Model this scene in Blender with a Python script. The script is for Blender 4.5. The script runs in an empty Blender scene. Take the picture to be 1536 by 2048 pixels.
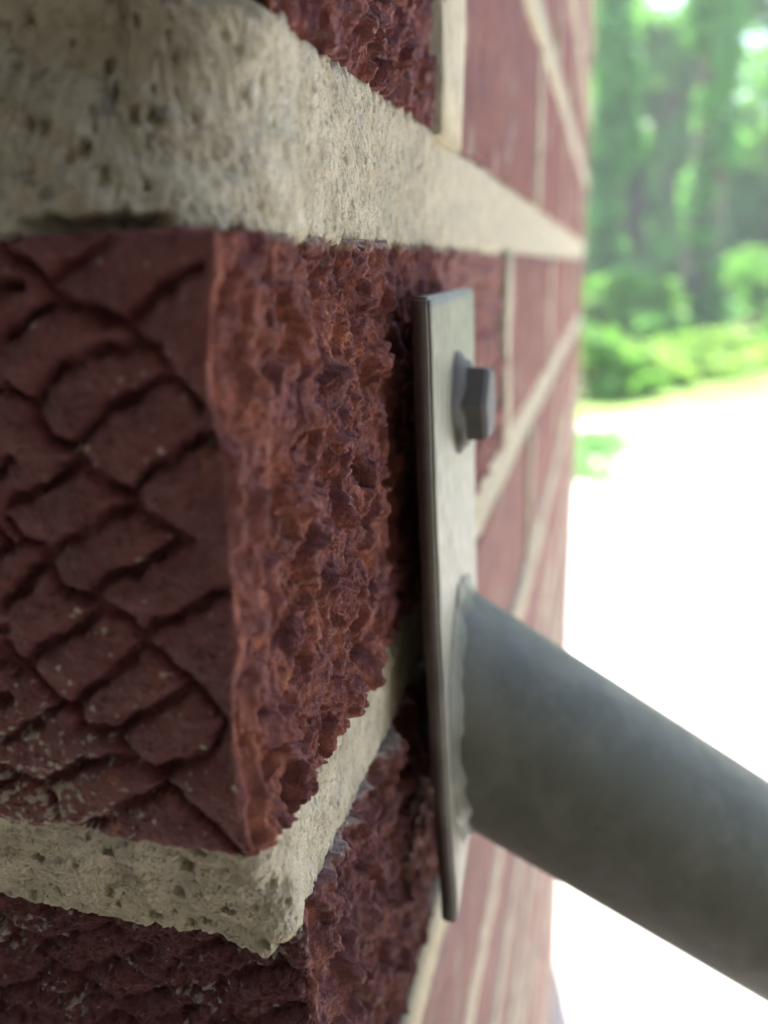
import bpy, bmesh, math, random
import numpy as np
from mathutils import Vector, Matrix

C = bpy.context.scene.collection
sc = bpy.context.scene
MM = 0.001
R = math.radians

# ------------------------------------------------------------------ camera, light, exposure
cam = bpy.data.cameras.new('camera'); camo = bpy.data.objects.new('camera', cam); C.objects.link(camo)
yaw, pitch, roll = 0.2561, 0.2817, -0.0245
fwd = Vector((-math.sin(yaw)*math.cos(pitch), math.cos(yaw)*math.cos(pitch), -math.sin(pitch)))
rgt = Vector((math.cos(yaw), math.sin(yaw), 0)); up = rgt.cross(fwd)
r2 = math.cos(roll)*rgt + math.sin(roll)*up; u2 = -math.sin(roll)*rgt + math.cos(roll)*up
camo.matrix_world = Matrix(((r2.x, u2.x, -fwd.x, 28.815*MM), (r2.y, u2.y, -fwd.y, -62.49*MM),
                            (r2.z, u2.z, -fwd.z, -2.974*MM), (0, 0, 0, 1)))
cam.sensor_fit = 'AUTO'; cam.sensor_width = 36.0
cam.lens = 36.0*1696.4/2048
cam.clip_start = 0.004; cam.clip_end = 600
cam.dof.use_dof = True
cam.dof.focus_distance = 98*MM
cam.dof.aperture_fstop = 13.5
sc.camera = camo

SUN_EL, SUN_AZ = R(58), R(-14)          # azimuth from +Y towards +X
w = bpy.data.worlds.new('World'); sc.world = w; w.use_nodes = True
nt = w.node_tree; nt.nodes.clear()
sky = nt.nodes.new('ShaderNodeTexSky'); sky.sky_type = 'NISHITA'; sky.sun_disc = False
sky.sun_elevation = SUN_EL; sky.sun_rotation = SUN_AZ; sky.dust_density = 2.0; sky.air_density = .88
bg = nt.nodes.new('ShaderNodeBackground'); bg.inputs['Strength'].default_value = 0.13
wo = nt.nodes.new('ShaderNodeOutputWorld')
nt.links.new(sky.outputs[0], bg.inputs[0]); nt.links.new(bg.outputs[0], wo.inputs[0])
sl = bpy.data.lights.new('sun', 'SUN'); sl.energy = 5.0; sl.angle = R(0.5); sl.color = (1, .95, .87)
so = bpy.data.objects.new('sun', sl); C.objects.link(so)
sd = Vector((math.sin(SUN_AZ)*math.cos(SUN_EL), math.cos(SUN_AZ)*math.cos(SUN_EL), math.sin(SUN_EL)))
so.rotation_euler = sd.to_track_quat('Z', 'Y').to_euler(); so.location = sd*50
vs = sc.view_settings
sc.display_settings.display_device = 'sRGB'
vs.view_transform = 'Standard'; vs.look = 'None'; vs.gamma = 1; vs.use_curve_mapping = False
vs.exposure = 2.2
sc.render.engine = 'CYCLES'
sc.cycles.use_denoising = True
try: sc.cycles.denoiser = 'OPENIMAGEDENOISE'
except Exception: pass

# ------------------------------------------------------------------ numpy noise
def h2(ix, iy, seed):
    n = (ix.astype(np.int64)*374761393 + iy.astype(np.int64)*668265263 + seed*2246822519) & 0xffffffff
    n = ((n ^ (n >> 13))*1274126177) & 0xffffffff
    n = ((n ^ (n >> 15))*2654435761) & 0xffffffff
    n = n ^ (n >> 16)
    return n.astype(np.float64)/4294967295.0
def perlin(x, y, seed=0):
    x, y = np.broadcast_arrays(np.asarray(x, float), np.asarray(y, float))
    xi = np.floor(x); yi = np.floor(y); fx = x-xi; fy = y-yi
    u = fx*fx*fx*(fx*(fx*6-15)+10); v = fy*fy*fy*(fy*(fy*6-15)+10)
    def g(dx, dy):
        a = h2(xi+dx, yi+dy, seed)*2*np.pi
        return np.cos(a)*(fx-dx)+np.sin(a)*(fy-dy)
    a = g(0, 0); b = g(1, 0); c = g(0, 1); d = g(1, 1)
    return 1.5*((a+(b-a)*u) + ((c+(d-c)*u)-(a+(b-a)*u))*v)
def fbm(x, y, seed=0, oct=4, gain=.5):
    s = 0; a = 1.
    for o in range(oct):
        s = s + a*perlin(x*2**o, y*2**o, seed+o*17); a *= gain
    return s
def worley(x, y, seed=0):
    x, y = np.broadcast_arrays(np.asarray(x, float), np.asarray(y, float))
    xi = np.floor(x); yi = np.floor(y)
    f1 = np.full(x.shape, 9.); f2 = np.full(x.shape, 9.); idv = np.zeros(x.shape)
    for dx in (-1, 0, 1):
        for dy in (-1, 0, 1):
            cx = xi+dx; cy = yi+dy
            px = cx+.1+.8*h2(cx, cy, seed); py = cy+.1+.8*h2(cx, cy, seed+7)
            d = np.hypot(px-x, py-y); k = h2(cx, cy, seed+13)
            n = d < f1
            f2 = np.where(n, f1, np.minimum(f2, d)); idv = np.where(n, k, idv); f1 = np.where(n, d, f1)
    return f1, f2, idv
def sst(a, b, x):
    t = np.clip((x-a)/(b-a), 0, 1); return t*t*(3-2*t)

# ------------------------------------------------------------------ object helpers
def mesh_np(name, V, Q, attrs=None, smooth=True):
    me = bpy.data.meshes.new(name)
    V = np.asarray(V, np.float32); Q = np.asarray(Q, np.int32); k = Q.shape[1]
    me.vertices.add(len(V)); me.vertices.foreach_set('co', V.ravel())
    me.loops.add(Q.size); me.loops.foreach_set('vertex_index', Q.ravel())
    me.polygons.add(len(Q)); me.polygons.foreach_set('loop_start', np.arange(0, Q.size, k, dtype=np.int32))
    me.polygons.foreach_set('use_smooth', np.full(len(Q), smooth))
    me.update(calc_edges=True); me.validate()
    for a, d in (attrs or {}).items():
        at = me.attributes.new(a, 'FLOAT', 'POINT'); at.data.foreach_set('value', np.asarray(d, np.float32).ravel())
    return me
def put(name, me, mat, parent=None, loc=(0, 0, 0), rot=(0, 0, 0)):
    o = bpy.data.objects.new(name, me); C.objects.link(o)
    if mat is not None and len(me.materials) == 0: me.materials.append(mat)
    o.parent = parent; o.location = loc; o.rotation_euler = rot
    return o
def thing(name, label, cat, loc=(0, 0, 0), group=None):
    o = bpy.data.objects.new(name, None); C.objects.link(o); o.location = loc
    o['label'] = label; o['category'] = cat
    if group: o['group'] = group
    return o
def bmo(name, bm, mat, parent=None, smooth=False):
    me = bpy.data.meshes.new(name); bmesh.ops.recalc_face_normals(bm, faces=bm.faces[:])
    for f in bm.faces: f.smooth = smooth
    bm.to_mesh(me); bm.free(); me.materials.append(mat)
    return put(name, me, mat, parent)
def box_bm(x0, x1, y0, y1, z0, z1, bev=0):
    bm = bmesh.new(); bmesh.ops.create_cube(bm, size=1)
    for v in bm.verts:
        v.co = Vector(((x0+x1)/2+v.co.x*(x1-x0), (y0+y1)/2+v.co.y*(y1-y0), (z0+z1)/2+v.co.z*(z1-z0)))
    if bev: bmesh.ops.bevel(bm, geom=bm.edges[:], offset=bev, segments=2, affect='EDGES')
    return bm
def grid_quads(nu, nz):
    i = np.arange(nu-1)[:, None]; j = np.arange(nz-1)[None, :]
    a = i*nz+j
    return np.stack([a, a+nz, a+nz+1, a+1], -1).reshape(-1, 4)

# ------------------------------------------------------------------ materials
class NT:
    def __init__(s, name):
        s.m = bpy.data.materials.new(name); s.m.use_nodes = True; s.t = s.m.node_tree; s.t.nodes.clear()
        s.out = s.n('ShaderNodeOutputMaterial'); s.b = s.n('ShaderNodeBsdfPrincipled')
        s.l(s.b.outputs[0], s.out.inputs[0]); s.co = s.n('ShaderNodeTexCoord').outputs['Object']
    def n(s, t, **k):
        x = s.t.nodes.new(t)
        for a, v in k.items(): setattr(x, a, v)
        return x
    def l(s, a, b): s.t.links.new(a, b)
    def noise(s, scale, detail=4, rough=.55, vec=None, stretch=None):
        x = s.n('ShaderNodeTexNoise'); x.inputs['Scale'].default_value = scale
        x.inputs['Detail'].default_value = detail; x.inputs['Roughness'].default_value = rough
        v = vec or s.co
        if stretch:
            m = s.n('ShaderNodeMapping'); m.inputs['Scale'].default_value = stretch; s.l(v, m.inputs[0]); v = m.outputs[0]
        s.l(v, x.inputs['Vector']); return x.outputs['Fac']
    def ramp(s, f, *pts):
        r = s.n('ShaderNodeValToRGB'); e = r.color_ramp.elements
        while len(e) < len(pts): e.new(.5)
        for k, (p, c) in zip(e, pts):
            k.position = p; k.color = (c[0], c[1], c[2], 1) if hasattr(c, '__len__') else (c, c, c, 1)
        s.l(f, r.inputs[0]); return r.outputs[0]
    def mix(s, f, a, b, mode='MIX'):
        x = s.n('ShaderNodeMix', data_type='RGBA', blend_type=mode)
        for k, i in ((f, 0), (a, 6), (b, 7)):
            if hasattr(k, 'links') or hasattr(k, 'is_linked'): s.l(k, x.inputs[i])
            elif i == 0: x.inputs[0].default_value = k
            else: x.inputs[i].default_value = (*k, 1)
        return x.outputs[2]
    def math(s, op, a, b=0.):
        x = s.n('ShaderNodeMath', operation=op)
        for k, i in ((a, 0), (b, 1)):
            if hasattr(k, 'is_linked'): s.l(k, x.inputs[i])
            else: x.inputs[i].default_value = k
        return x.outputs[0]
    def attr(s, name):
        x = s.n('ShaderNodeAttribute', attribute_name=name); return x.outputs['Fac']
    def rand(s): return s.n('ShaderNodeObjectInfo').outputs['Random']
    def bump(s, h, dist, strength=1., prev=None):
        x = s.n('ShaderNodeBump'); x.inputs['Distance'].default_value = dist; x.inputs['Strength'].default_value = strength
        s.l(h, x.inputs['Height'])
        if prev is not None: s.l(prev, x.inputs['Normal'])
        return x.outputs[0]
    def fin(s, col=None, rough=None, normal=None, spec=None):
        if col is not None:
            if hasattr(col, 'is_linked'): s.l(col, s.b.inputs['Base Color'])
            else: s.b.inputs['Base Color'].default_value = (*col, 1)
        if rough is not None:
            if hasattr(rough, 'is_linked'): s.l(rough, s.b.inputs['Roughness'])
            else: s.b.inputs['Roughness'].default_value = rough
        if normal is not None: s.l(normal, s.b.inputs['Normal'])
        if spec is not None: s.b.inputs['Specular IOR Level'].default_value = spec
        return s.m

def brick_material():
    s = NT('brick_clay')
    grit = s.ramp(s.noise(2200, 3, .6), (.3, (.82, .82, .82)), (.7, (1.2, 1.18, 1.16)))
    skin = s.ramp(s.noise(160, 5, .6), (.3, (.125, .037, .038)), (.52, (.170, .050, .050)), (.72, (.215, .074, .072)))
    torn = s.ramp(s.noise(330, 5, .65), (.3, (.18, .058, .044)), (.5, (.275, .086, .058)), (.64, (.38, .135, .080)), (.76, (.52, .28, .15)))
    c = s.mix(s.attr('torn'), skin, torn)
    dark = s.ramp(s.noise(900, 3, .6), (.30, 1.), (.36, 0.))
    c = s.mix(s.math('MULTIPLY', dark, .55), c, (.07, .035, .032))
    res = s.ramp(s.noise(1400, 3, .6), (.3, (.34, .29, .25)), (.7, (.60, .54, .45)))
    c = s.mix(s.attr('residue'), c, res)
    dust = s.ramp(s.noise(420, 6, .7), (.56, 0.), (.74, 1.))
    c = s.mix(s.math('MULTIPLY', dust, .12), c, (.34, .25, .24))
    c = s.mix(1., c, grit, 'MULTIPLY')
    v = s.ramp(s.rand(), (0, (.86, .86, .90)), (1, (1.08, 1.04, 1.02)))
    c = s.mix(1., c, v, 'MULTIPLY')
    n = s.bump(s.noise(3800, 4, .65), .00045, 1.)
    n = s.bump(s.noise(1500, 5, .65), .0006, 1., n)
    return s.fin(c, s.ramp(s.noise(700, 3), (.3, .55), (.7, .82)), n, .32)
def mortar_material():
    s = NT('lime_mortar')
    c = s.ramp(s.noise(240, 6, .62), (.28, (.37, .31, .22)), (.5, (.53, .465, .345)), (.72, (.61, .555, .43)))
    grey = s.ramp(s.noise(90, 4, .6), (.52, 0.), (.66, 1.))
    c = s.mix(s.math('MULTIPLY', grey, .4), c, (.38, .355, .31))
    sand = s.ramp(s.noise(2600, 2, .5), (.66, 0.), (.72, 1.))
    c = s.mix(s.math('MULTIPLY', sand, .5), c, (.30, .17, .10))
    c = s.mix(s.attr('stain'), c, (.13, .11, .095))
    n = s.bump(s.noise(2600, 4, .7), .0006, 1.)
    n = s.bump(s.noise(1000, 3, .6), .0004, .5, n)
    return s.fin(c, .92, n, .2)
def paint_material(name, a, b, r0, r1):
    s = NT(name)
    c = s.ramp(s.noise(90, 4, .6), (.3, a), (.7, b))
    rust = s.ramp(s.noise(230, 6, .68), (.60, 0.), (.72, 1.))
    c = s.mix(s.math('MULTIPLY', rust, .7), c, (.06, .042, .034))
    dust = s.ramp(s.noise(55, 5, .62), (.50, 0.), (.70, 1.))
    c = s.mix(s.math('MULTIPLY', dust, .35), c, (.20, .19, .16))
    n = s.bump(s.noise(420, 3, .5), .0004, .25)
    n = s.bump(s.noise(2500, 2, .5), .0001, .3, n)
    return s.fin(c, s.ramp(s.noise(300, 4), (.3, r0), (.7, r1)), n, .45)
M_brick = brick_material(); M_mortar = mortar_material()
M_paint = paint_material('grey_green_paint', (.056, .060, .043), (.082, .086, .064), .48, .62)
M_bolt = paint_material('dull_grey_paint', (.075, .072, .070), (.11, .106, .10), .7, .85)
M_weld = paint_material('scuffed_paint', (.062, .060, .048), (.12, .112, .092), .6, .8)
M_plate = paint_material('beige_paint', (.125, .120, .088), (.195, .186, .138), .45, .62)
M_edge = paint_material('brown_edge', (.060, .042, .036), (.10, .075, .064), .6, .8)

def concrete_material():
    s = NT('pale_concrete')
    c = s.ramp(s.noise(1.2, 6, .6), (.3, (.50, .48, .45)), (.7, (.62, .60, .57)))
    return s.fin(c, .9, s.bump(s.noise(60, 4), .003, .4), .2)
def grass_material():
    s = NT('lawn_grass')
    c = s.ramp(s.noise(.9, 6, .65), (.3, (.10, .19, .04)), (.5, (.20, .31, .075)), (.66, (.36, .43, .18)), (.8, (.5, .5, .38)))
    return s.fin(c, .9, s.bump(s.noise(25, 5), .04, .8), .2)
def leaf_material(name, a, b, c3):
    s = NT(name)
    c = s.ramp(s.noise(1.1, 4, .6), (.3, a), (.55, b), (.75, c3))
    s.fin(c, .55, None, .3)
    tr = s.n('ShaderNodeBsdfTranslucent'); s.l(s.mix(1., c, (1.25, 1.5, .6), 'MULTIPLY'), tr.inputs[0])
    mx = s.n('ShaderNodeMixShader'); mx.inputs[0].default_value = .5
    s.l(s.b.outputs[0], mx.inputs[1]); s.l(tr.outputs[0], mx.inputs[2]); s.l(mx.outputs[0], s.out.inputs[0])
    return s.m
def flat_material(name, a, b, scale=8, rough=.85):
    s = NT(name); return s.fin(s.ramp(s.noise(scale, 5), (.3, a), (.7, b)), rough, s.bump(s.noise(scale*8, 4), .004, .4), .25)
M_conc = concrete_material(); M_grass = grass_material()
M_leaf = [leaf_material('leaf_dark', (.11, .25, .10), (.16, .33, .13), (.22, .38, .16)),
          leaf_material('leaf_fresh', (.11, .25, .075), (.16, .32, .09), (.22, .38, .12)),
          leaf_material('leaf_bluish', (.12, .27, .13), (.18, .35, .17), (.23, .40, .20))]
M_leaf.append(leaf_material('leaf_pale', (.20, .32, .11), (.28, .40, .15), (.36, .46, .22)))
M_bark = flat_material('bark', (.10, .075, .06), (.19, .15, .13), 6)
M_block_wall = flat_material('blocker_wall_dark', (.062, .056, .048), (.098, .088, .074), 5)  # kept dark so the added wall bounces little light
M_block = flat_material('blocker_boards', (.16, .15, .12), (.22, .20, .17), 3)  # shared by the added ceiling, eave and deck

# ------------------------------------------------------------------ the setting
GZ = -1.12
VEIL = .0045  # density of the added glare veil
def sheet(name, pts, mat, kind='structure'):
    me = bpy.data.meshes.new(name); me.from_pydata([tuple(p) for p in pts], [], [tuple(range(len(pts)))]); me.update()
    o = put(name, me, mat); o['kind'] = kind; return o
sheet('ground', [(-60, -60, GZ-.02), (60, -60, GZ-.02), (60, 60, GZ-.02), (-60, 60, GZ-.02)], M_grass)
sheet('driveway', [(-5, -6, GZ), (9, -6, GZ), (9, 5.68+.66*9, GZ), (-5, 5.68-.66*5, GZ)], M_conc)
def slab(name, x0, x1, y0, y1, z0, z1, mat, bev=.004):
    o = bmo(name, box_bm(x0, x1, y0, y1, z0, z1, bev), mat); o['kind'] = 'structure'; return o
k = slab('kerb', -5.6, 10.6, -.02, .26, -.05, .045, M_conc, .012)
k.location = (0, 5.68, GZ); k.rotation_euler = (0, 0, math.atan(.66))
# unseen porch: floor, plus wall, ceiling, eave and deck added to darken end face
slab('porch_floor', -3.2, .30, -1.04, 1.06, GZ-.01, GZ+.10, M_conc)
slab('blocker_deck', .305, 2.6, -1.04, .12, GZ-.01, GZ+.10, M_block)  # dark deck added out of view to cut bounce from the ground
slab('blocker_eave', .165, 3.0, -1.25, -.16, 1.10, 1.22, M_block)  # unseen eave added to block sky light from behind
slab('blocker_wall', -3.2, 2.8, -1.25, -1.05, GZ, 4.2, M_block_wall)  # unseen wall, sized and darkened to keep light off the end face
slab('blocker_ceiling', -3.2, .16, -1.25, 1.10, 1.10, 1.22, M_block)  # unseen, added to block skylight from overhead

# ------------------------------------------------------------------ brick pier
pier = thing('brick_pier', 'red textured brick pier with cream mortar joints, its corner close in front', 'brick pier')
T1, T0 = 14.6, 18.2                       # joints below and above the nearest corner brick (mm)
BH, BL, BW, HJ = 57., 193., 91., 12.

def wrap_mesh(name, sL, sR, zs, sb, rad, hfun, attrfun, zdisp=None, xdisp=None, ydisp=None, skirt=12., Yshift=0.):
    """a sheet wrapped round the pier corner: s<0 runs along the end face, s>0 along the long face"""
    s = np.concatenate([np.asarray(sL), np.asarray(sR)]); nz = len(zs)
    S, Z = np.meshgrid(s, zs, indexing='ij')
    q = rad*np.pi/4
    ang = np.clip((S+q)/max(2*q, 1e-9), 0, 1)*np.pi/2
    nx = np.sin(ang); ny = -np.cos(ang)
    X = -rad+rad*nx + np.minimum(S+q, 0); Y = sb+rad+rad*ny + np.maximum(S-q, 0)
    h = hfun(S, Z)
    X = X+nx*h; Y = Y+ny*h
    Zd = Z + (zdisp(S, Z) if zdisp else 0)
    if xdisp: X = X+xdisp(S, Z)
    if ydisp: Y = Y+ydisp(S, Z)
    at = attrfun(S, Z, h)
    P = np.stack([X, Y+Yshift, Zd], -1)
    nrm = np.stack([nx, ny, nx*0], -1)
    if skirt:
        top = P[:, -1:]-nrm[:, -1:]*skirt; bot = P[:, :1]-nrm[:, :1]*skirt
        P = np.concatenate([bot, P, top], 1)
        at = {k: np.concatenate([v[:, :1], v, v[:, -1:]], 1) for k, v in at.items()}
        e0 = P[:1]+np.array([0, skirt, 0]); e1 = P[-1:]-np.array([skirt, 0, 0])
        P = np.concatenate([e0, P, e1], 0)
        at = {k: np.concatenate([v[:1], v, v[-1:]], 0) for k, v in at.items()}
    nu, nzz = P.shape[:2]
    return mesh_np(name, P.reshape(-1, 3)*MM, grid_quads(nu, nzz), at)

def steps(a, b, fine, far_at, grow):
    """positions from a to b: fine steps up to far_at, then growing"""
    out = list(np.arange(a, min(b, far_at), fine)); st = fine
    while out[-1]+st < b:
        st *= grow; out.append(out[-1]+st)
    out[-1] = b
    return np.array(out)

GR = {
'A': [(-18.86,-.97),(-18.19,-1.45),(-15.74,-3.25),(-14.91,-4.78),(-12.82,-5.6),(-10.39,-6.4),(-8.68,-6.77),(-7.78,-8.14),(-6.2,-9.09),(-5.35,-10.23),(-4.3,-11.54),(-3.,-12.56),(-1.73,-13.46)],
'B': [(-20.79,-12.08),(-18.94,-13.37),(-18.2,-14.81),(-17.06,-16.59),(-14.79,-17.4),(-14.39,-18.65),(-13.08,-19.6),(-12.1,-20.58),(-10.43,-20.95),(-9.82,-21.84),(-8.97,-23.04),(-7.55,-23.81),(-6.09,-24.62),(-4.75,-25.21)],
'C': [(-22.89,-24.16),(-22.51,-24.94),(-21.72,-26.12),(-19.54,-26.42),(-19.46,-27.83),(-18.68,-29.45),(-17.54,-30.81),(-15.77,-31.3),(-14.17,-31.46),(-13.13,-32.34),(-11.61,-32.99),(-10.6,-34.16),(-10.17,-35.14),(-9.1,-36.21),(-7.87,-37.22),(-6.64,-38.13),(-5.76,-39.17),(-4.33,-40.06),(-2.97,-41.25),(-1.5,-42.17)],
'D': [(-25.1,-36.84),(-23.57,-38.81),(-21.89,-39.89),(-21.18,-41.22),(-19.89,-42.34),(-18.51,-42.87),(-18.04,-44.46),(-16.07,-44.9),(-14.5,-45.08),(-13.44,-46.75),(-12.16,-47.86),(-10.48,-48.71),(-8.87,-50.15),(-7.35,-52.09),(-5.72,-53.32),(-4.1,-54.76),(-2.2,-56.38)],
'E': [(-27.55,-50.95),(-25.34,-51.49),(-23.81,-51.95),(-22.69,-53.09),(-22.35,-55.),(-22.07,-56.93),(-21.73,-59.65)],
'a0': [(-14.57,-3.19),(-13.07,-2.3),(-11.37,-1.36),(-9.95,-.69)],
'a1': [(-20.07,-7.91),(-17.82,-6.58),(-15.6,-5.33)],
'a2': [(-8.51,-6.77),(-8.08,-6.54),(-6.51,-5.17),(-4.97,-4.21),(-3.48,-3.38),(-1.76,-2.56)],
'b1': [(-18.58,-14.13),(-17.19,-12.46),(-16.11,-11.36),(-13.83,-9.74),(-11.65,-9.09),(-8.93,-8.81),(-7.8,-8.34)],
'b2': [(-14.23,-16.86),(-13.49,-15.99),(-11.75,-14.3),(-10.43,-13.44),(-8.55,-12.76),(-6.68,-11.8),(-4.98,-10.9)],
'b3': [(-9.89,-21.63),(-9.44,-21.03),(-8.45,-19.73),(-6.16,-18.24),(-4.6,-17.22),(-3.05,-16.38),(-1.18,-16.17)],
'c0': [(-22.24,-22.51),(-20.84,-22.12),(-18.23,-20.96),(-16.77,-19.88),(-15.02,-18.97)],
'c1': [(-19.41,-27.49),(-17.54,-26.29),(-15.13,-25.27),(-13.71,-24.28),(-12.31,-23.34),(-10.35,-22.67)],
'c2': [(-14.64,-31.21),(-14.56,-30.58),(-13.36,-29.07),(-10.42,-28.44),(-8.71,-27.4),(-7.03,-25.98),(-5.53,-25.17)],
'c3': [(-10.48,-35.22),(-9.08,-33.39),(-6.4,-32.4),(-4.44,-31.3),(-2.5,-30.08),(-.99,-29.69)],
'd0': [(-24.34,-32.47),(-21.71,-30.15),(-19.84,-28.28)],
'd1': [(-23.23,-38.73),(-22.8,-38.42),(-21.44,-37.06),(-18.88,-35.6),(-16.62,-34.4),(-14.79,-32.67),(-14.28,-31.52)],
'd2': [(-18.43,-42.65),(-18.03,-42.13),(-16.59,-40.56),(-14.67,-39.48),(-12.67,-37.56),(-10.21,-35.43)],
'd3': [(-14.34,-45.06),(-12.38,-43.55),(-10.12,-42.24),(-8.27,-41.01),(-6.42,-39.44)],
'd4': [(-10.21,-48.67),(-7.78,-47.58),(-6.87,-47.14),(-4.2,-45.89),(-2.86,-43.96),(-1.64,-42.79)],
'e1': [(-26.94,-47.43),(-24.77,-45.99),(-22.29,-44.44),(-19.95,-42.72)],
'e2': [(-23.81,-51.95),(-20.98,-50.75),(-19.04,-49.2),(-15.8,-48.15),(-12.71,-47.62)],
'e3': [(-22.14,-57.35),(-19.15,-56.28),(-16.69,-54.9),(-14.61,-53.22),(-11.93,-51.86),(-9.35,-50.27)]}
def groove_segs(zlo, zhi, dx=0., dz=0., hero=False):
    """the pressed lattice, repeated along and across itself to fill a brick face"""
    out = []
    Mi = np.linalg.inv(np.array([[-17.2, 0.], [12.5, -42.3]]))
    for kx in range(-2, 7):
        for kz in range(-5, 5):
            ox = -17.2*kx*-1+dx; oz = 12.5*kx*-1-42.3*kz+dz
            ox = -17.2*kx+dx; oz = 12.5*kx-42.3*kz+dz
            for n, p in GR.items():
                wd = .55 if n in 'ABCDE' else .60
                for a, b in zip(p[:-1], p[1:]):
                    mx, mz = (a[0]+b[0])/2, (a[1]+b[1])/2
                    X, Z = mx+ox, mz+oz
                    if X < -97 or X > 5 or Z < zlo-4 or Z > zhi+4: continue
                    al, be = Mi @ np.array([mx+1.7, mz+13.5])
                    inside = -.02 <= al < 1 and -.02 <= be < 1
                    if hero:
                        if (kx, kz) != (0, 0) and (not inside or X > -18.6+.17*Z): continue
                    elif not inside: continue
                    out.append((a[0]+ox, a[1]+oz, b[0]+ox, b[1]+oz, wd))
    return np.array(out)
def groove_dist(X, Z, segs):
    """distance to the nearest groove centre line, less its half width"""
    best = np.full(X.shape, 9.)
    for ax, az, bx, bz, wd in segs:
        m = (X > min(ax, bx)-4) & (X < max(ax, bx)+4) & (Z > min(az, bz)-4) & (Z < max(az, bz)+4)
        if not m.any(): continue
        x = X[m]; z = Z[m]; ex, ez = bx-ax, bz-az
        t = np.clip(((x-ax)*ex+(z-az)*ez)/(ex*ex+ez*ez+1e-9), 0, 1)
        best[m] = np.minimum(best[m], np.hypot(x-ax-t*ex, z-az-t*ez)-wd)
    return best

def end_relief(X, Z, segs, seed, gg=1., rough=0.):
    jx = X+.35*perlin(X/1.6, Z/1.6, seed)+.15*perlin(X/.5, Z/.5, seed+1)
    jz = Z+.35*perlin(X/1.6, Z/1.6, seed+2)+.15*perlin(X/.5, Z/.5, seed+3)
    d = groove_dist(jx, jz, segs)
    depth = np.clip(1.05+.8*perlin(X/4, Z/4, seed+4), .3, 1.7)
    h = rough*(.5*fbm(X/3, Z/2.2, seed+15, 4)+.22*fbm(X/.7, Z/.6, seed+16, 3)) - gg*depth*(1-sst(-.40, .22+.22*perlin(X/3, Z/3, seed+14), d)) - .40*np.exp(-np.maximum(d, 0)/.8)
    h += .20*fbm(X/6, Z/6, seed+5, 3) + .05*fbm(X/1.3, Z/1.3, seed+6, 3)
    f1, f2, k = worley(X/.6, Z/.6, seed+8)                     # small lumps and dents
    h += .13*(k > .90)*sst(.5, .1, f1) - .18*(k < .08)*sst(.45, .1, f1)
    return h, d
def facets(x, y, seed, k, tilt):
    """broken-stone facets: every cell a tilted plane, joined along steep steps; returns height and cell value"""
    x, y = np.broadcast_arrays(np.asarray(x, float), np.asarray(y, float))
    xi = np.floor(x); yi = np.floor(y); num = 0.; den = 0.; ds = []; hs = []; ks = []
    for dx in (-1, 0, 1):
        for dy in (-1, 0, 1):
            cx = xi+dx; cy = yi+dy
            px = cx+.05+.9*h2(cx, cy, seed); py = cy+.05+.9*h2(cx, cy, seed+7)
            r = h2(cx, cy, seed+13)
            hh = (r-.5)*2+tilt*((h2(cx, cy, seed+19)-.5)*2*(x-px)+(h2(cx, cy, seed+23)-.5)*2*(y-py))
            ds.append(np.hypot(px-x, py-y)); hs.append(hh); ks.append(r)
    ds = np.array(ds); m = ds.min(0)
    w = np.exp(-k*(ds-m)); den = w.sum(0)
    return (w*np.array(hs)).sum(0)/den, (w*np.array(ks)).sum(0)/den
def torn_relief(S, Z, seed, amp=1.):
    ws = S+.9*perlin(S/3.2, Z/4.5, seed)+.30*perlin(S/.9, Z/1.1, seed+1)
    wz = Z+1.3*perlin(S/3.2, Z/4.5, seed+2)+.40*perlin(S/.9, Z/1.1, seed+3)
    big = .5+.5*perlin(S/9, Z/11, seed+33)
    mz = S+1.6*perlin(S/6, Z/9, seed+36)+.5*perlin(S/2, Z/3, seed+37)
    v = 1-2.2*np.abs(perlin(mz/6.0, Z/30, seed+34))                            # ridges dragged up the face
    a, k1 = facets(ws/3.6, wz/4.3, seed+4, 30, 1.1)
    b, k2 = facets(ws/1.7, wz/1.9, seed+5, 24, 1.2)
    c, k3 = facets(S/.48, Z/.7, seed+6, 14, 1.2)
    h = 1.5*v+1.45*a+(.30+.60*big)*b+.17*c+.35*fbm(S/9, Z/9, seed+7, 2)+.13*fbm(S/.5, Z/.65, seed+8, 3, .65)
    f1, f2, k = worley(ws/1.5, wz/2.1, seed+9)
    h -= 1.9*(k < .045)*sst(.42, .15, f1)
    f1, f2, k = worley(ws/.55, wz/.7, seed+10)
    h -= .45*(k < .08)*sst(.42, .15, f1)
    h = h*(1-.35*sst(42, 55, S))
    return amp*h-.9, np.clip(.5-.28*a-.22*b-.15*v, 0, 1)

CZ = np.array([0., -.4, -3.67, -6.65, -9.73, -11.89, -14.09, -16.12, -19., -22.2, -27.7, -31.6, -35.1, -38.3, -43.3, -47.2, -52.5, -56.5, -60])
CX = np.array([.2, .16, -.25, -.8, -1.36, -1.68, -1.31, -.96, -.54, -.48, -.92, -.86, -.66, -1.53, -1.87, -1.83, -1.74, -1.0, -1.0])

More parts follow.
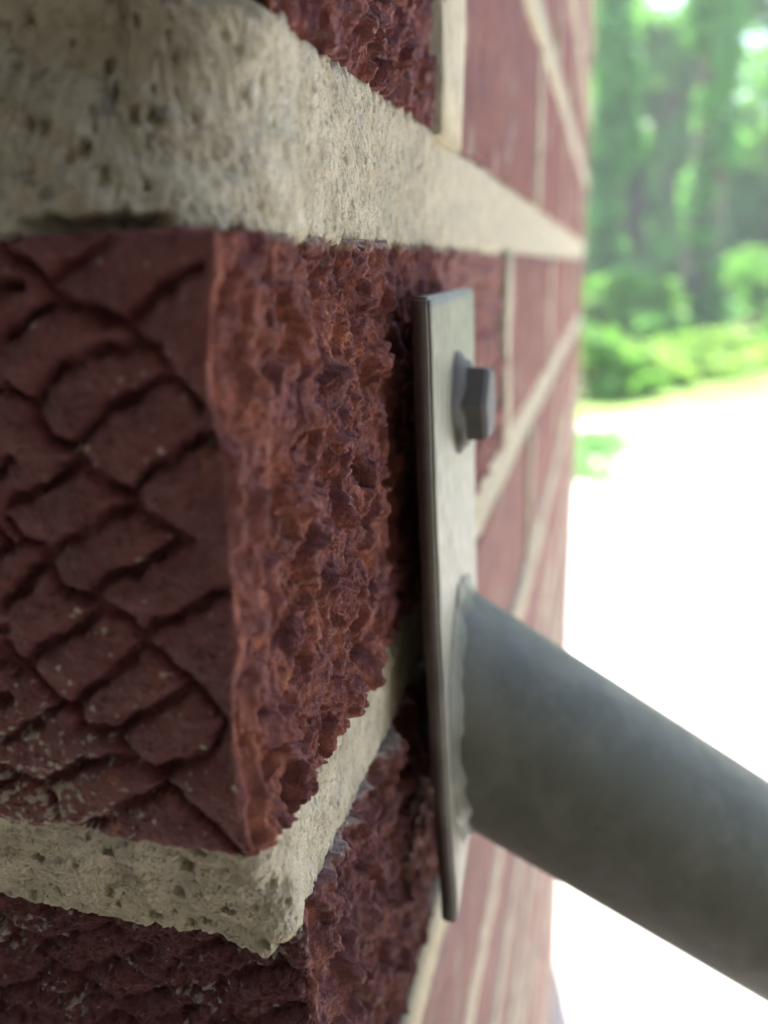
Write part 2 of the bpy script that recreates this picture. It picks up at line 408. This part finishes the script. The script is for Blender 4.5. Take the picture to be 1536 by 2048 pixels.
def corner_brick(name, z0, z1, Ly, Lx, sb, seed, fine, segs, hero=False, xl=34., yf=72., zn=None, bias=0., gg=1., rough=0.):
    rad = .9
    sL = -steps(0., Lx, fine, xl, 1.14)[::-1][:-1]
    sR = steps(0., Ly-sb, fine, yf, 1.07)
    zs = np.linspace(z0, z1, zn)
    def hf(S, Z):
        hl, d = end_relief(S, Z, segs, seed, gg, rough)
        hr, tm = torn_relief(S, Z, seed+100)
        near = np.exp(-np.maximum(S, 0)/7.)
        hr = hr*(1-.55*near)
        gr = perlin(S/1.25+.25*perlin(S/3, Z/6, seed+61), Z/16, seed+60)
        hr = hr + near*(1.5*gr-.2)
        wl = sst(1.2, -.2, S)
        h = wl*hl+(1-wl)*hr
        e = np.minimum(Z-z0, z1-Z)
        h -= .7*np.exp(-np.maximum(e+.25*perlin(S/1.2, Z*0, seed+70), 0)/.35)*(1-.6*sst(2, 6, S))
        hf.d = d; hf.tm = tm; hf.wl = wl; hf.near = near; hf.gr = gr
        return h
    def af(S, Z, h):
        edge = np.gradient(h, axis=0)/np.maximum(np.gradient(S, axis=0), 1e-6)
        edge2 = np.gradient(h, axis=1)/np.gradient(Z, axis=1)
        steep = np.clip(np.hypot(edge, edge2)*.55, 0, 1)
        n = fbm(S/3.5, Z/6., seed+80, 4)
        tr = np.clip(hf.tm*.7+.30*steep+n*.9-.08+bias+.45*hf.near*(hf.gr < 0.1), 0, 1)
        wl = sst(.5, -.8, S+.4*n)
        tr = tr*(1-wl) + wl*np.clip(sst(.55, .8, n)*sst(.6, 1., fbm(S/9, Z/9, seed+81, 2)+.35), 0, 1)*.9
        f1, f2, k = worley(S/.8+.25*n, Z/.8, seed+82)
        lowl = sst(-34, -56, Z)*sst(-8, -22, S) if hero else sst(0, .6, fbm(S/9, Z/7, seed+85, 2)+1.1*sst(-6, 0, Z-z1+2*perlin(S/5, Z*0, seed+88)))
        rim = sst(1.0, .25, hf.d)*sst(-.1, .25, hf.d)
        clus = fbm(S/4.2, Z/3.4, seed+83, 3)
        dens = .003+.02*sst(.35, .9, clus)+.10*rim*sst(.25, .7, clus)+.10*lowl
        spk = (k < dens)*sst(.5, .22, f1+.22*perlin(S/.25, Z/.25, seed+84))
        sm = sst(.1, .35, fbm(S/1.1, Z/.9, seed+86, 4)-.75+.45*rim*(lowl+.5*sst(.2, .6, clus))+.62*lowl)*wl
        topr = sst(1.6, .0, z1-Z+.9*perlin(S/.7, Z/1.5, seed+87)+.3)
        res = np.clip(spk*(wl+.25*(1-wl))+sm*.8+.75*topr*(1-wl)*sst(4, 14, S), 0, 1)
        return {'torn': tr, 'residue': res}
    zd = lambda S, Z: (.55*perlin(S/2.2, Z*0+seed, seed+90)+.16*perlin(S/.6, Z*0, seed+91))*np.exp(-np.minimum(Z-z0, z1-Z)/1.2)*np.where(Z > (z0+z1)/2, 1, -1)
    xd = None
    if hero:
        def xd(S, Z):
            return np.interp(-Z, -CZ, CX)*np.where(S > 0, np.exp(-(S/4.5)**2), np.exp(-(S/3.0)**2))
    me = wrap_mesh(name, sL, sR, zs, sb, rad, hf, af, zd, xd)
    return put('brick', me, M_brick, pier)

def joint_mesh(name, zt, zb, sL, sR, sb, rad, seed, nz, hextra=None, over=4., ragged=.9, drop=1.6, tfun=lambda S: 0*S, bfun=lambda S: 0*S):
    zs = np.linspace(zb-over, zt+over, nz)
    def hf(S, Z):
        g1, g2, k = worley(S/.33, Z/.33, seed+1)
        h = .34*fbm(S/5, Z/5, seed, 3)+.15*fbm(S/1.1, Z/1.5, seed+2, 3)+.27*(k-.45)*sst(.6, .1, g1)
        p1, _, k2 = worley(S/2.3+.2*perlin(S, Z, seed+50), Z/2.6, seed+51)
        h -= .9*(k2 < .16)*sst(.5, .1, p1)*sst(4, -4, S)
        h += .14*perlin(S/.45+.3*perlin(S/2, Z/3, seed+40), Z/2.6, seed+41)*sst(2, 8, S)
        p1, _, k2 = worley(S/1.25, Z/1.5, seed+3)
        h -= .6*(k2 < .035)*sst(.45, .1, p1)
        p1, _, k2 = worley(S/.5, Z/.7, seed+23)
        h -= .25*(k2 < .10)*sst(.45, .1, p1)
        et = Z-(zt+tfun(S)+ragged*fbm(S/2.6, Z*0+3, seed+4, 4)); eb = (zb+bfun(S)+ragged*fbm(S/2.6, Z*0+9, seed+5, 4))-Z
        e = np.maximum(et, eb)
        h -= drop*np.maximum(e, 0)+.35*np.exp(-np.maximum(-e, 0)/.5)
        if hextra: h = h+hextra(S, Z)
        return h
    def af(S, Z, h):
        st = sst(.35, .75, fbm(S/4, Z/3, seed+9, 4))*.55
        return {'stain': st*(S < 3)*(1. if zb > -1 else .35)}
    return wrap_mesh(name, sL, sR, zs, sb, rad, hf, af, skirt=0, ydisp=(lambda S, Z: 2.2*np.maximum(zb-.6-Z, 0)*sst(12, 7, S)*sst(-1, .5, S)) if zb < -1 else None)

# ---- the four bricks and two bed joints nearest to the camera, in full relief
Zr = {0: 0.}                                        # top of each course
for i in range(1, 16): Zr[i] = Zr[i-1]+T0+BH if i == 1 else Zr[i-1]+13.5+BH
Zr[1] = T0+BH
for i in range(-1, -16, -1): Zr[i] = Zr[i+1]-BH-(T1 if i == -1 else 14.2)
ROWS = [i for i in range(-15, 14) if Zr[i]-BH > GZ*1000+2]
corner_brick('corner_brick', -BH, 0., BL, 91., 0., 11, .14, groove_segs(-BH, 0, hero=True), hero=True, zn=410)
corner_brick('corner_brick_upper', T0, T0+BH, BW, 193., 15., 31, .26, groove_segs(T0, T0+BH, -7, 64), xl=4., yf=70., zn=210, bias=-.45)
corner_brick('corner_brick_lower', Zr[-1]-BH, Zr[-1], BW, 193., 9.5, 53, .19, groove_segs(Zr[-1]-BH, Zr[-1], 2.0, -71.6+4), xl=44., yf=82., zn=300, bias=-.18, gg=.5, rough=1.)

def sR_for(sb, rad, fine, far, end): return steps(0., end-sb-.215*rad, fine, far, 1.06)
def up_extra(S, Z):
    left = sst(13, -9, S)
    hole = sst(-1.5, -4.5, S)*sst(-17, -13, S)*sst(1.9, .9, Z-.35*perlin(S/2, Z*0, 5))
    return left*(-.62*np.clip(Z, 0, 18)+1.0)-3.4*hole - .35
put('mortar_joint', joint_mesh('joint_upper', T0, 0., -steps(0., 193., .19, 30., 1.14)[::-1][:-1], sR_for(1.0, 13., .19, 75., 1008.), 1.0, 13., 201, 190, up_extra, over=11., ragged=1.3, tfun=lambda S: 11.*sst(1.5, -3, S)), M_mortar, pier)
def low_extra(S, Z):
    left = sst(2, -3, S)
    return left*(.34*(Z+64)+.9*perlin(S/7, Z/7, 77)) - .75*(1-left)+1.3*np.exp(-((S+1)/5)**2-((Z+68)/4.)**2)
put('mortar_joint', joint_mesh('joint_lower', -BH, -BH-T1, -steps(0., 193., .15, 42., 1.14)[::-1][:-1], sR_for(4.5, 3.5, .16, 85., 1008.), 4.5, 3.5, 233, 175, low_extra, over=8.5, ragged=1.2, drop=1.7, bfun=lambda S: -3.6*sst(0, -6, S)-1.9*np.exp(-((S+3)/4.5)**2)), M_mortar, pier)

# ---- the rest of the pier: plain-relief bricks sharing a few meshes
def plain_brick(name, Lx, Ly, Lz, seed, res=6.):
    """closed brick with rounded edges and a rough skin; origin at its outer top corner (x<0, y>0, z<0)"""
    per = []
    for (a, b) in (((0, 0), (0, Ly)), ((0, Ly), (-Lx, Ly)), ((-Lx, Ly), (-Lx, 0)), ((-Lx, 0), (0, 0))):
        n = max(2, int(math.hypot(b[0]-a[0], b[1]-a[1])/res))
        for t in np.arange(n)/n: per.append((a[0]+(b[0]-a[0])*t, a[1]+(b[1]-a[1])*t))
    per = np.array(per); nu = len(per)
    zs = np.concatenate([[-Lz], np.linspace(-Lz+1.2, -1.2, 9), [0.]]); nz = len(zs)
    cx, cy = -Lx/2, Ly/2
    V = []
    for i, (x, y) in enumerate(per):
        for j, z in enumerate(zs):
            ins = .9 if j in (0, nz-1) else 0.
            d = 1.1*float(h2(np.array([i]), np.array([j]), seed)[0])-.55
            ex = (1 if x > -.01 else -1 if x < -Lx+.01 else 0); ey = (-1 if y < .01 else 1 if y > Ly-.01 else 0)
            V.append((x+ex*(d-ins), y+ey*(d-ins), z))
    Q = []
    for i in range(nu):
        for j in range(nz-1):
            a = i*nz+j; b = ((i+1) % nu)*nz+j
            Q.append((a, b, b+1, a+1))
    me = bpy.data.meshes.new(name)
    me.from_pydata([tuple(c*MM for c in v) for v in V], [], Q+[tuple(i*nz for i in range(nu))[::-1], tuple(i*nz+nz-1 for i in range(nu))])
    for p in me.polygons: p.use_smooth = True
    me.update(); me.materials.append(M_brick)
    at = me.attributes.new('torn', 'FLOAT', 'POINT')
    at.data.foreach_set('value', np.clip(h2(np.arange(len(V)), np.arange(len(V))*0, seed+3)*.8, 0, 1).astype(np.float32))
    at = me.attributes.new('residue', 'FLOAT', 'POINT')
    at.data.foreach_set('value', (h2(np.arange(len(V)), np.arange(len(V))*0, seed+5) < .05).astype(np.float32)*.5)
    return me
stretchers = [plain_brick('stretcher', BW, BL, BH, 300+i) for i in range(5)]
headers = [plain_brick('header', 194., BW, BH, 400+i) for i in range(3)]
rng = random.Random(4)
def brick_at(me, x, y, z):
    put('brick', me, M_brick, pier, ((x+rng.uniform(-.5, .35))*MM, y*MM, (z+rng.uniform(-.4, .4))*MM), (rng.gauss(0, .002), rng.gauss(0, .002), rng.gauss(0, .0015)))
for r in ROWS:
    z = Zr[r]
    if r % 2 == 0:
        for i in range(5):
            if not (r == 0 and i == 0): brick_at(rng.choice(stretchers), 0, i*(BL+HJ), z)
        brick_at(rng.choice(stretchers), -103, 0, z)
    else:
        if r not in (1, -1): brick_at(rng.choice(headers), 0, 0, z)
        for i in range(4): brick_at(rng.choice(stretchers), 0, BW+HJ+i*(BL+HJ), z)
        brick_at(rng.choice(headers), 0, 4*(BL+HJ)+BW+HJ, z)
# mortar behind and between: bed joints all round, head joints one by one
def plain_joint(name, x0, x1, y0, y1, z0, z1, seed):
    ny = max(2, int((y1-y0)/9)); nzz = 4
    bm = box_bm(x0, x1, y0, y1, z0, z1)
    bmesh.ops.subdivide_edges(bm, edges=[e for e in bm.edges if abs(e.verts[0].co.y-e.verts[1].co.y) > 1], cuts=min(ny, 110), use_grid_fill=True)
    rr = random.Random(seed)
    for v in bm.verts:
        if v.co.x > x1-.1: v.co.x += rr.uniform(-.5, .4)
        v.co.z += rr.uniform(-.9, .9); v.co *= 1
    for v in bm.verts: v.co *= MM
    return bm
for r in ROWS:
    zt = Zr[r]-BH
    if r in (0, 1): continue
    th = Zr[r]-BH-Zr[r-1] if r-1 in Zr else 14
    bmo('mortar_joint', plain_joint('j', -193, .8, 1.0, 1011.5, zt-th-.8, zt+.8, r+50), M_mortar, pier, True)
headj = []
for i in range(3):
    me = bpy.data.meshes.new('head_joint'); bm = box_bm(-100, .55, -1.6, HJ+1.6, -BH-.5, .5)
    bmesh.ops.subdivide_edges(bm, edges=bm.edges[:], cuts=5, use_grid_fill=True)
    rr = random.Random(i)
    for v in bm.verts:
        v.co.x += rr.uniform(-.4, .35) if v.co.x > 0 else 0; v.co.y += rr.uniform(-.5, .5); v.co *= MM
    for f in bm.faces: f.smooth = True
    bm.to_mesh(me); bm.free(); me.materials.append(M_mortar); headj.append(me)
for r in ROWS:
    for i in range(4 if r % 2 == 0 else 5):
        y = BL+i*(BL+HJ) if r % 2 == 0 else BW+i*(BL+HJ)
        o = put('mortar_joint', headj[(i+r) % 3], M_mortar, pier, (0, y*MM, Zr[r]*MM))
        if r == 1 and i == 0: o.scale = (1, 1.5, 1); o.location = (.0006, (y-2)*MM, Zr[r]*MM)
bmo('mortar_core', box_bm(-.190, -.012, .022, 1.003, GZ+.005, (Zr[ROWS[-1]])*MM), M_mortar, pier)

# ------------------------------------------------------------------ handrail: plate, bolt, welded tube
rail = thing('handrail', 'taupe painted steel handrail tube welded to a bolted plate on the brick pier', 'handrail')
def plate_x(y, z):
    """front surface of the slightly bent plate (mm)"""
    t = (-7.0-z)/99.; u = (y-50.)/44.
    near = 6.2+1.3*t+2.4*t*t; far = 5.5+1.2*t+.5*t*t
    return near+(far-near)*u
def plate_mesh():
    ny, nz = 17, 61; th = 2.5
    prof = []
    V = []; 
    for side in (1, 0):
        for i in range(ny):
            for j in range(nz):
                y = 50+44*i/(ny-1); z = -7-99*j/(nz-1)
                V.append([plate_x(y, z)-(0 if side else th), y, z])
    V = np.array(V)
    q = grid_quads(ny, nz)
    F = [tuple(a) for a in q]+[tuple(a[::-1]+ny*nz) for a in q]
    bm = bmesh.new(); vs_ = [bm.verts.new(v) for v in V]
    for f in F: bm.faces.new([vs_[i] for i in f])
    loop = [i*nz for i in range(ny)]+[(ny-1)*nz+j for j in range(1, nz)]+[i*nz+nz-1 for i in range(ny-2, -1, -1)]+[j for j in range(nz-2, 0, -1)]
    for a, b in zip(loop, loop[1:]+loop[:1]):
        bm.faces.new([vs_[a], vs_[b], vs_[b+ny*nz], vs_[a+ny*nz]])
    bmesh.ops.recalc_face_normals(bm, faces=bm.faces[:])
    ed = [e for e in bm.edges if len(e.link_faces) == 2 and e.calc_face_angle(0) > 1.]
    bmesh.ops.bevel(bm, geom=ed, offset=.42, segments=3, affect='EDGES')
    for v in bm.verts:
        n = .10*float(perlin(np.array([v.co.y/6]), np.array([v.co.z/9]), 5)[0])+.05*float(perlin(np.array([v.co.y/2+9]), np.array([v.co.z/2]), 6)[0])
        v.co += Vector((n, n, 0))
        v.co *= MM
    return bm
plate = bmo('mounting_plate', plate_mesh(), M_plate, rail, True)
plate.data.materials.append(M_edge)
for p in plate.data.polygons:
    if p.normal.y < -.72 or p.normal.x < -.5: p.material_index = 1  # darker brown on the near edge and back faces

def lathe(prof, n, axis0, ad, squash=None):
    """rings of (radius, along) round the axis through axis0 in direction ad (mm)"""
    ad = Vector(ad).normalized(); u = ad.cross(Vector((0, 1, 0))).normalized(); v = ad.cross(u)
    bm = bmesh.new(); rows = []
    for r, t in prof:
        ring = []
        for k in range(n):
            a = 2*math.pi*k/n
            p = Vector(axis0)+ad*t+(u*math.cos(a)+v*math.sin(a))*(r(a) if callable(r) else r)
            ring.append(bm.verts.new(p*MM))
        rows.append(ring)
    for A, B in zip(rows[:-1], rows[1:]):
        for k in range(n): bm.faces.new([A[k], A[(k+1) % n], B[(k+1) % n], B[k]])
    return bm, rows
# bolt: washer with painted shoulders under a hexagonal head
by, bz = 74., -24.6; bx = plate_x(by, bz)
bm, rows = lathe([(lambda a: 8.1+.5*math.sin(a*2+1)+.3*math.sin(a*5), -.4), (lambda a: 7.7+.5*math.sin(a*2+1)+.3*math.sin(a*5), .6), (lambda a: 7.0+.4*math.sin(a*3), 1.3), (lambda a: 6.3+.5*math.sin(a*2+2), 1.9), (4.0, 2.3)], 48, (bx, by, bz), (1, .01, .02))
bm.faces.new(rows[-1]); washer = bmo('washer', bm, M_bolt, None, True)
bm = bmesh.new(); hx = []
for r, t in ((6.6, .9), (6.5, 4.6), (6.0, 5.3), (5.2, 5.5)):
    hx.append([bm.verts.new(Vector((bx+t, by+r*math.sin(math.pi/3*k+.62), bz+r*math.cos(math.pi/3*k+.62)))*MM) for k in range(6)])
for A, B in zip(hx[:-1], hx[1:]):
    for k in range(6): bm.faces.new([A[k], A[(k+1) % 6], B[(k+1) % 6], B[k]])
bm.faces.new(hx[-1])
bmesh.ops.bevel(bm, geom=[e for e in bm.edges if e.calc_face_angle(0) > .7], offset=.35*MM, segments=2, affect='EDGES')
bolt = bmo('bolt', bm, M_bolt, rail, False); washer.parent = bolt
# tube
T_AX = Vector((9., 75., -81.)); T_D = Vector((1., .27, -.74)).normalized(); T_R = 18.35
def tube_bm():
    u = T_D.cross(Vector((0, 1, 0))).normalized(); v = T_D.cross(u); n = 96
    bm = bmesh.new(); rows = []
    for f, far in ((0, 0), (.002, 0), (.02, 0), (.06, 0), (.15, 0), (.4, 0), (1, 0)):
        ring = []
        for k in range(n):
            a = 2*math.pi*k/n; p = T_AX+(u*math.cos(a)+v*math.sin(a))*T_R
            t0 = (plate_x(min(max(p.y, 50), 94), min(max(p.z, -106), -7))-.8-p.x)/T_D.x
            t = t0+(1180-t0)*f
            ring.append(bm.verts.new((p+T_D*t)*MM))
        rows.append(ring)
    for A, B in zip(rows[:-1], rows[1:]):
        for k in range(n): bm.faces.new([A[k], A[(k+1) % n], B[(k+1) % n], B[k]])
    return bm, rows
bm, rows = tube_bm()
bm.faces.new(rows[-1])
tube = bmo('rail_tube', bm, M_paint, rail, True)
# weld: fillet bead between plate and tube
def weld():
    bm = bmesh.new(); n = 120; m = 7; rows = []
    u = T_D.cross(Vector((0, 1, 0))).normalized(); v = T_D.cross(u)
    for k in range(n):
        a = 2*math.pi*k/n; d = u*math.cos(a)+v*math.sin(a)
        lump = 1.3*float(perlin(np.array([4*math.cos(a)]), np.array([4*math.sin(a)]), 9)[0])+.7*float(perlin(np.array([14*math.cos(a)]), np.array([14*math.sin(a)]), 19)[0])
        def on_plate(r):
            p = T_AX+d*r; t = 0
            for _ in range(6):
                q = p+T_D*t; t -= (q.x-plate_x(min(max(q.y, 45), 98), q.z))/T_D.x
            return p+T_D*t
        foot = on_plate(T_R+2.4+lump); base = on_plate(T_R-.2); topp = base+T_D*(2.8+lump)
        ring = []
        for i in range(m):
            f = i/(m-1)
            p = foot*(1-f)**2+base*.9*2*f*(1-f)+topp*f**2 if False else foot.lerp(topp, f)
            p = p.lerp(base, .28*math.sin(math.pi*f)*(1+.3*lump))
            if i == 0: p = p-Vector((.8, 0, 0))
            ring.append(bm.verts.new(p*MM))
        rows.append(ring)
    for k in range(n):
        A = rows[k]; B = rows[(k+1) % n]
        for i in range(m-1): bm.faces.new([A[i], A[i+1], B[i+1], B[i]])
    return bm
bmo('weld_bead', weld(), M_paint, rail, True)
e = T_AX+T_D*1150
pbm, prw = lathe([(T_R, -1), (T_R, (GZ*1000-e.z)*-1)], 32, (e.x, e.y, GZ*1000), (0, 0, 1))
bmo('post', pbm, M_paint, rail, True)

# ------------------------------------------------------------------ trees and shrubs beyond the lawn
def leaf_cloud(cl, nleaf, size, seed):
    """leaf-sized faces scattered through ellipsoid clumps (cx,cy,cz,rx,ry,rz)"""
    g = np.random.default_rng(seed); V = []
    vol = np.array([c[3]*c[4]*c[5] for c in cl])**.75; cnt = np.maximum(20, (nleaf*vol/vol.sum()).astype(int))
    for c, n in zip(cl, cnt):
        p = g.normal(size=(n, 3)); p /= np.linalg.norm(p, axis=1)[:, None]
        p *= (g.random(n)**.45)[:, None]
        p = p*np.array(c[3:])+np.array(c[:3])
        a = g.normal(size=(n, 3)); a[:, 2] *= .6; a /= np.linalg.norm(a, axis=1)[:, None]
        b = np.cross(a, g.normal(size=(n, 3))); b /= np.linalg.norm(b, axis=1)[:, None]
        s = size*(.6+.8*g.random(n))[:, None]
        V.append(np.stack([p-a*s, p-b*s*.5, p+a*s, p+b*s*.5], 1))
    V = np.concatenate(V).reshape(-1, 3)
    return V, np.arange(len(V)).reshape(-1, 4)
def tube_path(bm, pts, rads, n=8):
    rows = []
    for i, (p, r) in enumerate(zip(pts, rads)):
        d = (Vector(pts[min(i+1, len(pts)-1)])-Vector(pts[max(i-1, 0)])).normalized()
        u = d.orthogonal().normalized(); v = d.cross(u)
        rows.append([bm.verts.new(Vector(p)+(u*math.cos(2*math.pi*k/n)+v*math.sin(2*math.pi*k/n))*r) for k in range(n)])
    for A, B in zip(rows[:-1], rows[1:]):
        for k in range(n): bm.faces.new([A[k], A[(k+1) % n], B[(k+1) % n], B[k]])
def tree(name, label, x, y, h, cr, leaf, seed, nl=5000, low=.25, ivy=False, lean=0., group='trees along the far edge of the lawn'):
    g = random.Random(seed); z0 = GZ-.03
    t = thing(name, label, 'tree', (x, y, z0), group)
    bm = bmesh.new(); tr = .022*h+.06
    top = (lean*h, g.uniform(-.2, .2), h*.86)
    tube_path(bm, [(0, 0, -.1), (lean*h*.3, 0, h*.3), (lean*h*.6, .1, h*.6), top], [tr*1.25, tr, tr*.7, tr*.15])
    cl = []
    for i in range(11):
        a = g.uniform(0, 6.28); f = g.uniform(low, 1.0); rr = cr*g.uniform(.35, .8)*(1.15-.55*f)
        zc = h*(low+.08)+(h*(.9-low))*f
        c = (lean*zc+math.cos(a)*rr, math.sin(a)*rr, zc)
        tube_path(bm, [(lean*zc*.7, 0, max(.4, zc-rr*.7-h*.08)), (c[0]*.6, c[1]*.6, zc-.2*rr), c], [tr*.4, tr*.25, tr*.08], 6)
        q = cr*g.uniform(.30, .5); cl.append((*c, q, q, q*g.uniform(.6, .85)))
    if ivy:
        for i in range(14): cl.append((lean*h*i/14+g.uniform(-.16, .16), -.1+g.uniform(-.08, .08), h*.9*(i+.5)/14, (tr+.10)*g.uniform(.7, 1.7), tr+.2, h*g.uniform(.03, .06)))
    bmo('trunk', bm, M_bark, t, True)
    V, Q = leaf_cloud(cl, nl, .13, seed)
    if ivy:
        V2, _ = leaf_cloud([c for c in cl[-14:]], 2600, .09, seed+1)
        V = np.concatenate([V, V2]); Q = np.arange(len(V)).reshape(-1, 4)
    put('crown', mesh_np('crown', V, Q, smooth=False), M_leaf[leaf], t)
def shrub(label, x, y, r, hgt, leaf, seed, nl=1600, group='shrubs in front of the trees', ls=.07):
    g = random.Random(seed)
    t = thing('shrub', label, 'shrub', (x, y, GZ-.03), group)
    bm = bmesh.new(); cl = []
    for i in range(15):
        a = g.uniform(0, 6.28); d = r*g.uniform(.1, 1.05); c = (math.cos(a)*d, math.sin(a)*d, hgt*g.uniform(.2, .95)*(1.1-.45*d/r))
        tube_path(bm, [(0, 0, -.05), (c[0]*.5, c[1]*.5, c[2]*.6), c], [.03*r+.01, .02*r+.006, .004], 5)
        q = g.uniform(.16, .42); cl.append((*c, r*q, r*q, hgt*q*.6))
    bmo('stems', bm, M_bark, t, True)
    V, Q = leaf_cloud(cl, nl, ls, seed)
    put('foliage', mesh_np('foliage', V, Q, smooth=False), M_leaf[leaf], t)
def at(az, d): return d*math.sin(R(az)), d*math.cos(R(az))
x, y = at(5.6, 15.); tree('ivy_clad_tree', 'tall slender tree wrapped in green ivy, in front of the dark trees', x, y, 9.5, 1.2, 2, 5, 5200, .55, True)
x, y = at(-.3, 17.); tree('ivy_clad_tree', 'bluish green ivy covered tree right beside the edge of the pier', x, y, 9.0, 1.0, 2, 6, 5200, .5, True)
x, y = at(1.5, 27.); tree('broadleaf_tree', 'dark broad crowned tree between the two ivy covered trunks', x, y, 7.8, 2.9, 0, 7, 9000, .05)
x, y = at(4.4, 24.); tree('leaning_tree', 'tree with a pale leaning trunk between the ivy covered trunks', x, y, 6.9, 2.5, 0, 8, 9000, .05, False, -.12)
x, y = at(9.3, 23.); tree('broadleaf_tree', 'dark green tree at the right edge of the picture behind the lawn', x, y, 9.5, 3.2, 0, 9, 11000, .05)
x, y = at(13.5, 25.); tree('broadleaf_tree', 'rightmost broad fresh green tree, partly cut off by the frame', x, y, 9.5, 3.4, 1, 10, 6000, .05)
x, y = at(-3., 25.); tree('broadleaf_tree', 'broad tree mostly hidden behind the brick pier', x, y, 9.0, 3.0, 1, 12, 6000, .05)
g = random.Random(77); cl = []
for i in range(60):
    az = -14+36*i/59; d = g.uniform(30, 34); top = 7.6 if not (0.3 < az < 5.) else 5.4
    x, y = at(az, d)
    for q in range(3): cl.append((x, y, GZ+top*(.15+.34*q), 1.5, 1.5, top*.24))
V, Q = leaf_cloud(cl, 22000, .22, 99)
wd = put('woodland', mesh_np('woodland', V, Q, smooth=False), M_leaf[0]); wd['kind'] = 'stuff'
SH = [(-.6, 7.6, .55, .55, 1, 'fresh green shrub touching the edge of the pier just above the kerb'),
      (1.5, 8.2, .55, .48, 3, 'rounded fresh green shrub second from the pier along the kerb'),
      (-.4, 13.5, .9, 1.2, 1, 'larger fresh green shrub behind the one touching the pier edge'),
      (2.2, 14.5, .9, 1.0, 1, 'bright green shrub below the gap between the ivy covered trunks'),
      (7.6, 18., 1.3, 1.3, 1, 'bright green shrub right of the thicker ivy covered trunk'),
      (10.2, 11.5, .7, .6, 1, 'darker green shrub at the right edge just above the kerb'),
      (9.6, 16.5, 1.2, 1.3, 1, 'sunlit shrub at the right edge behind the dark one'),
      (4.0, 12., .45, .5, 0, 'small dark shrub alone in the middle of the lawn'),
      (5.0, 21.5, 1.2, 1.4, 1, 'small bright shrub at the foot of the ivy covered tree'),
      (3.4, 8.4, .50, .34, 3, 'low pale green shrub on the lawn just above the kerb, third from the pier'),
      (5.6, 9.2, .55, .36, 3, 'low pale green shrub above the kerb in front of the tall ivy covered tree'),
      (7.6, 10.0, .60, .42, 3, 'pale green shrub above the kerb left of the dark one at the right edge'),
      (3.2, 22., 1.5, 1.9, 0, 'dark shrub in the shade under the leaning tree')]
for i, (az, d, r, hh, lf, lab) in enumerate(SH):
    x, y = at(az, d); shrub(lab, x, y, r, hh, lf, 40+i, 1700, ls=.05 if d < 12 else .08)
g = random.Random(31); cl = []
for i in range(44):
    az = g.uniform(-2.6, .9) if i < 36 else g.uniform(.9, 3.5); d = g.uniform(4.3, 5.55); x, y = at(az, d)
    q = g.uniform(.03, .07); cl.append((x, y, GZ+q*.7, q*1.6, q*1.6, q))
V, Q = leaf_cloud(cl, 2600, .018, 98)
wd = put('weeds', mesh_np('weeds', V, Q, smooth=False), M_leaf[2]); wd['kind'] = 'stuff'
# thin volume added to pale the background as lens glare does
M_veil = bpy.data.materials.new('glare_volume'); M_veil.use_nodes = True; t_ = M_veil.node_tree; t_.nodes.clear()
pv = t_.nodes.new('ShaderNodeVolumePrincipled'); pv.inputs['Density'].default_value = VEIL; pv.inputs['Color'].default_value = (.93, .97, 1, 1)
om = t_.nodes.new('ShaderNodeOutputMaterial'); t_.links.new(pv.outputs[0], om.inputs['Volume'])
hz = bmo('glare_veil', box_bm(-62, 62, -62, 62, GZ-1.0, 11), M_veil); hz['kind'] = 'stuff'
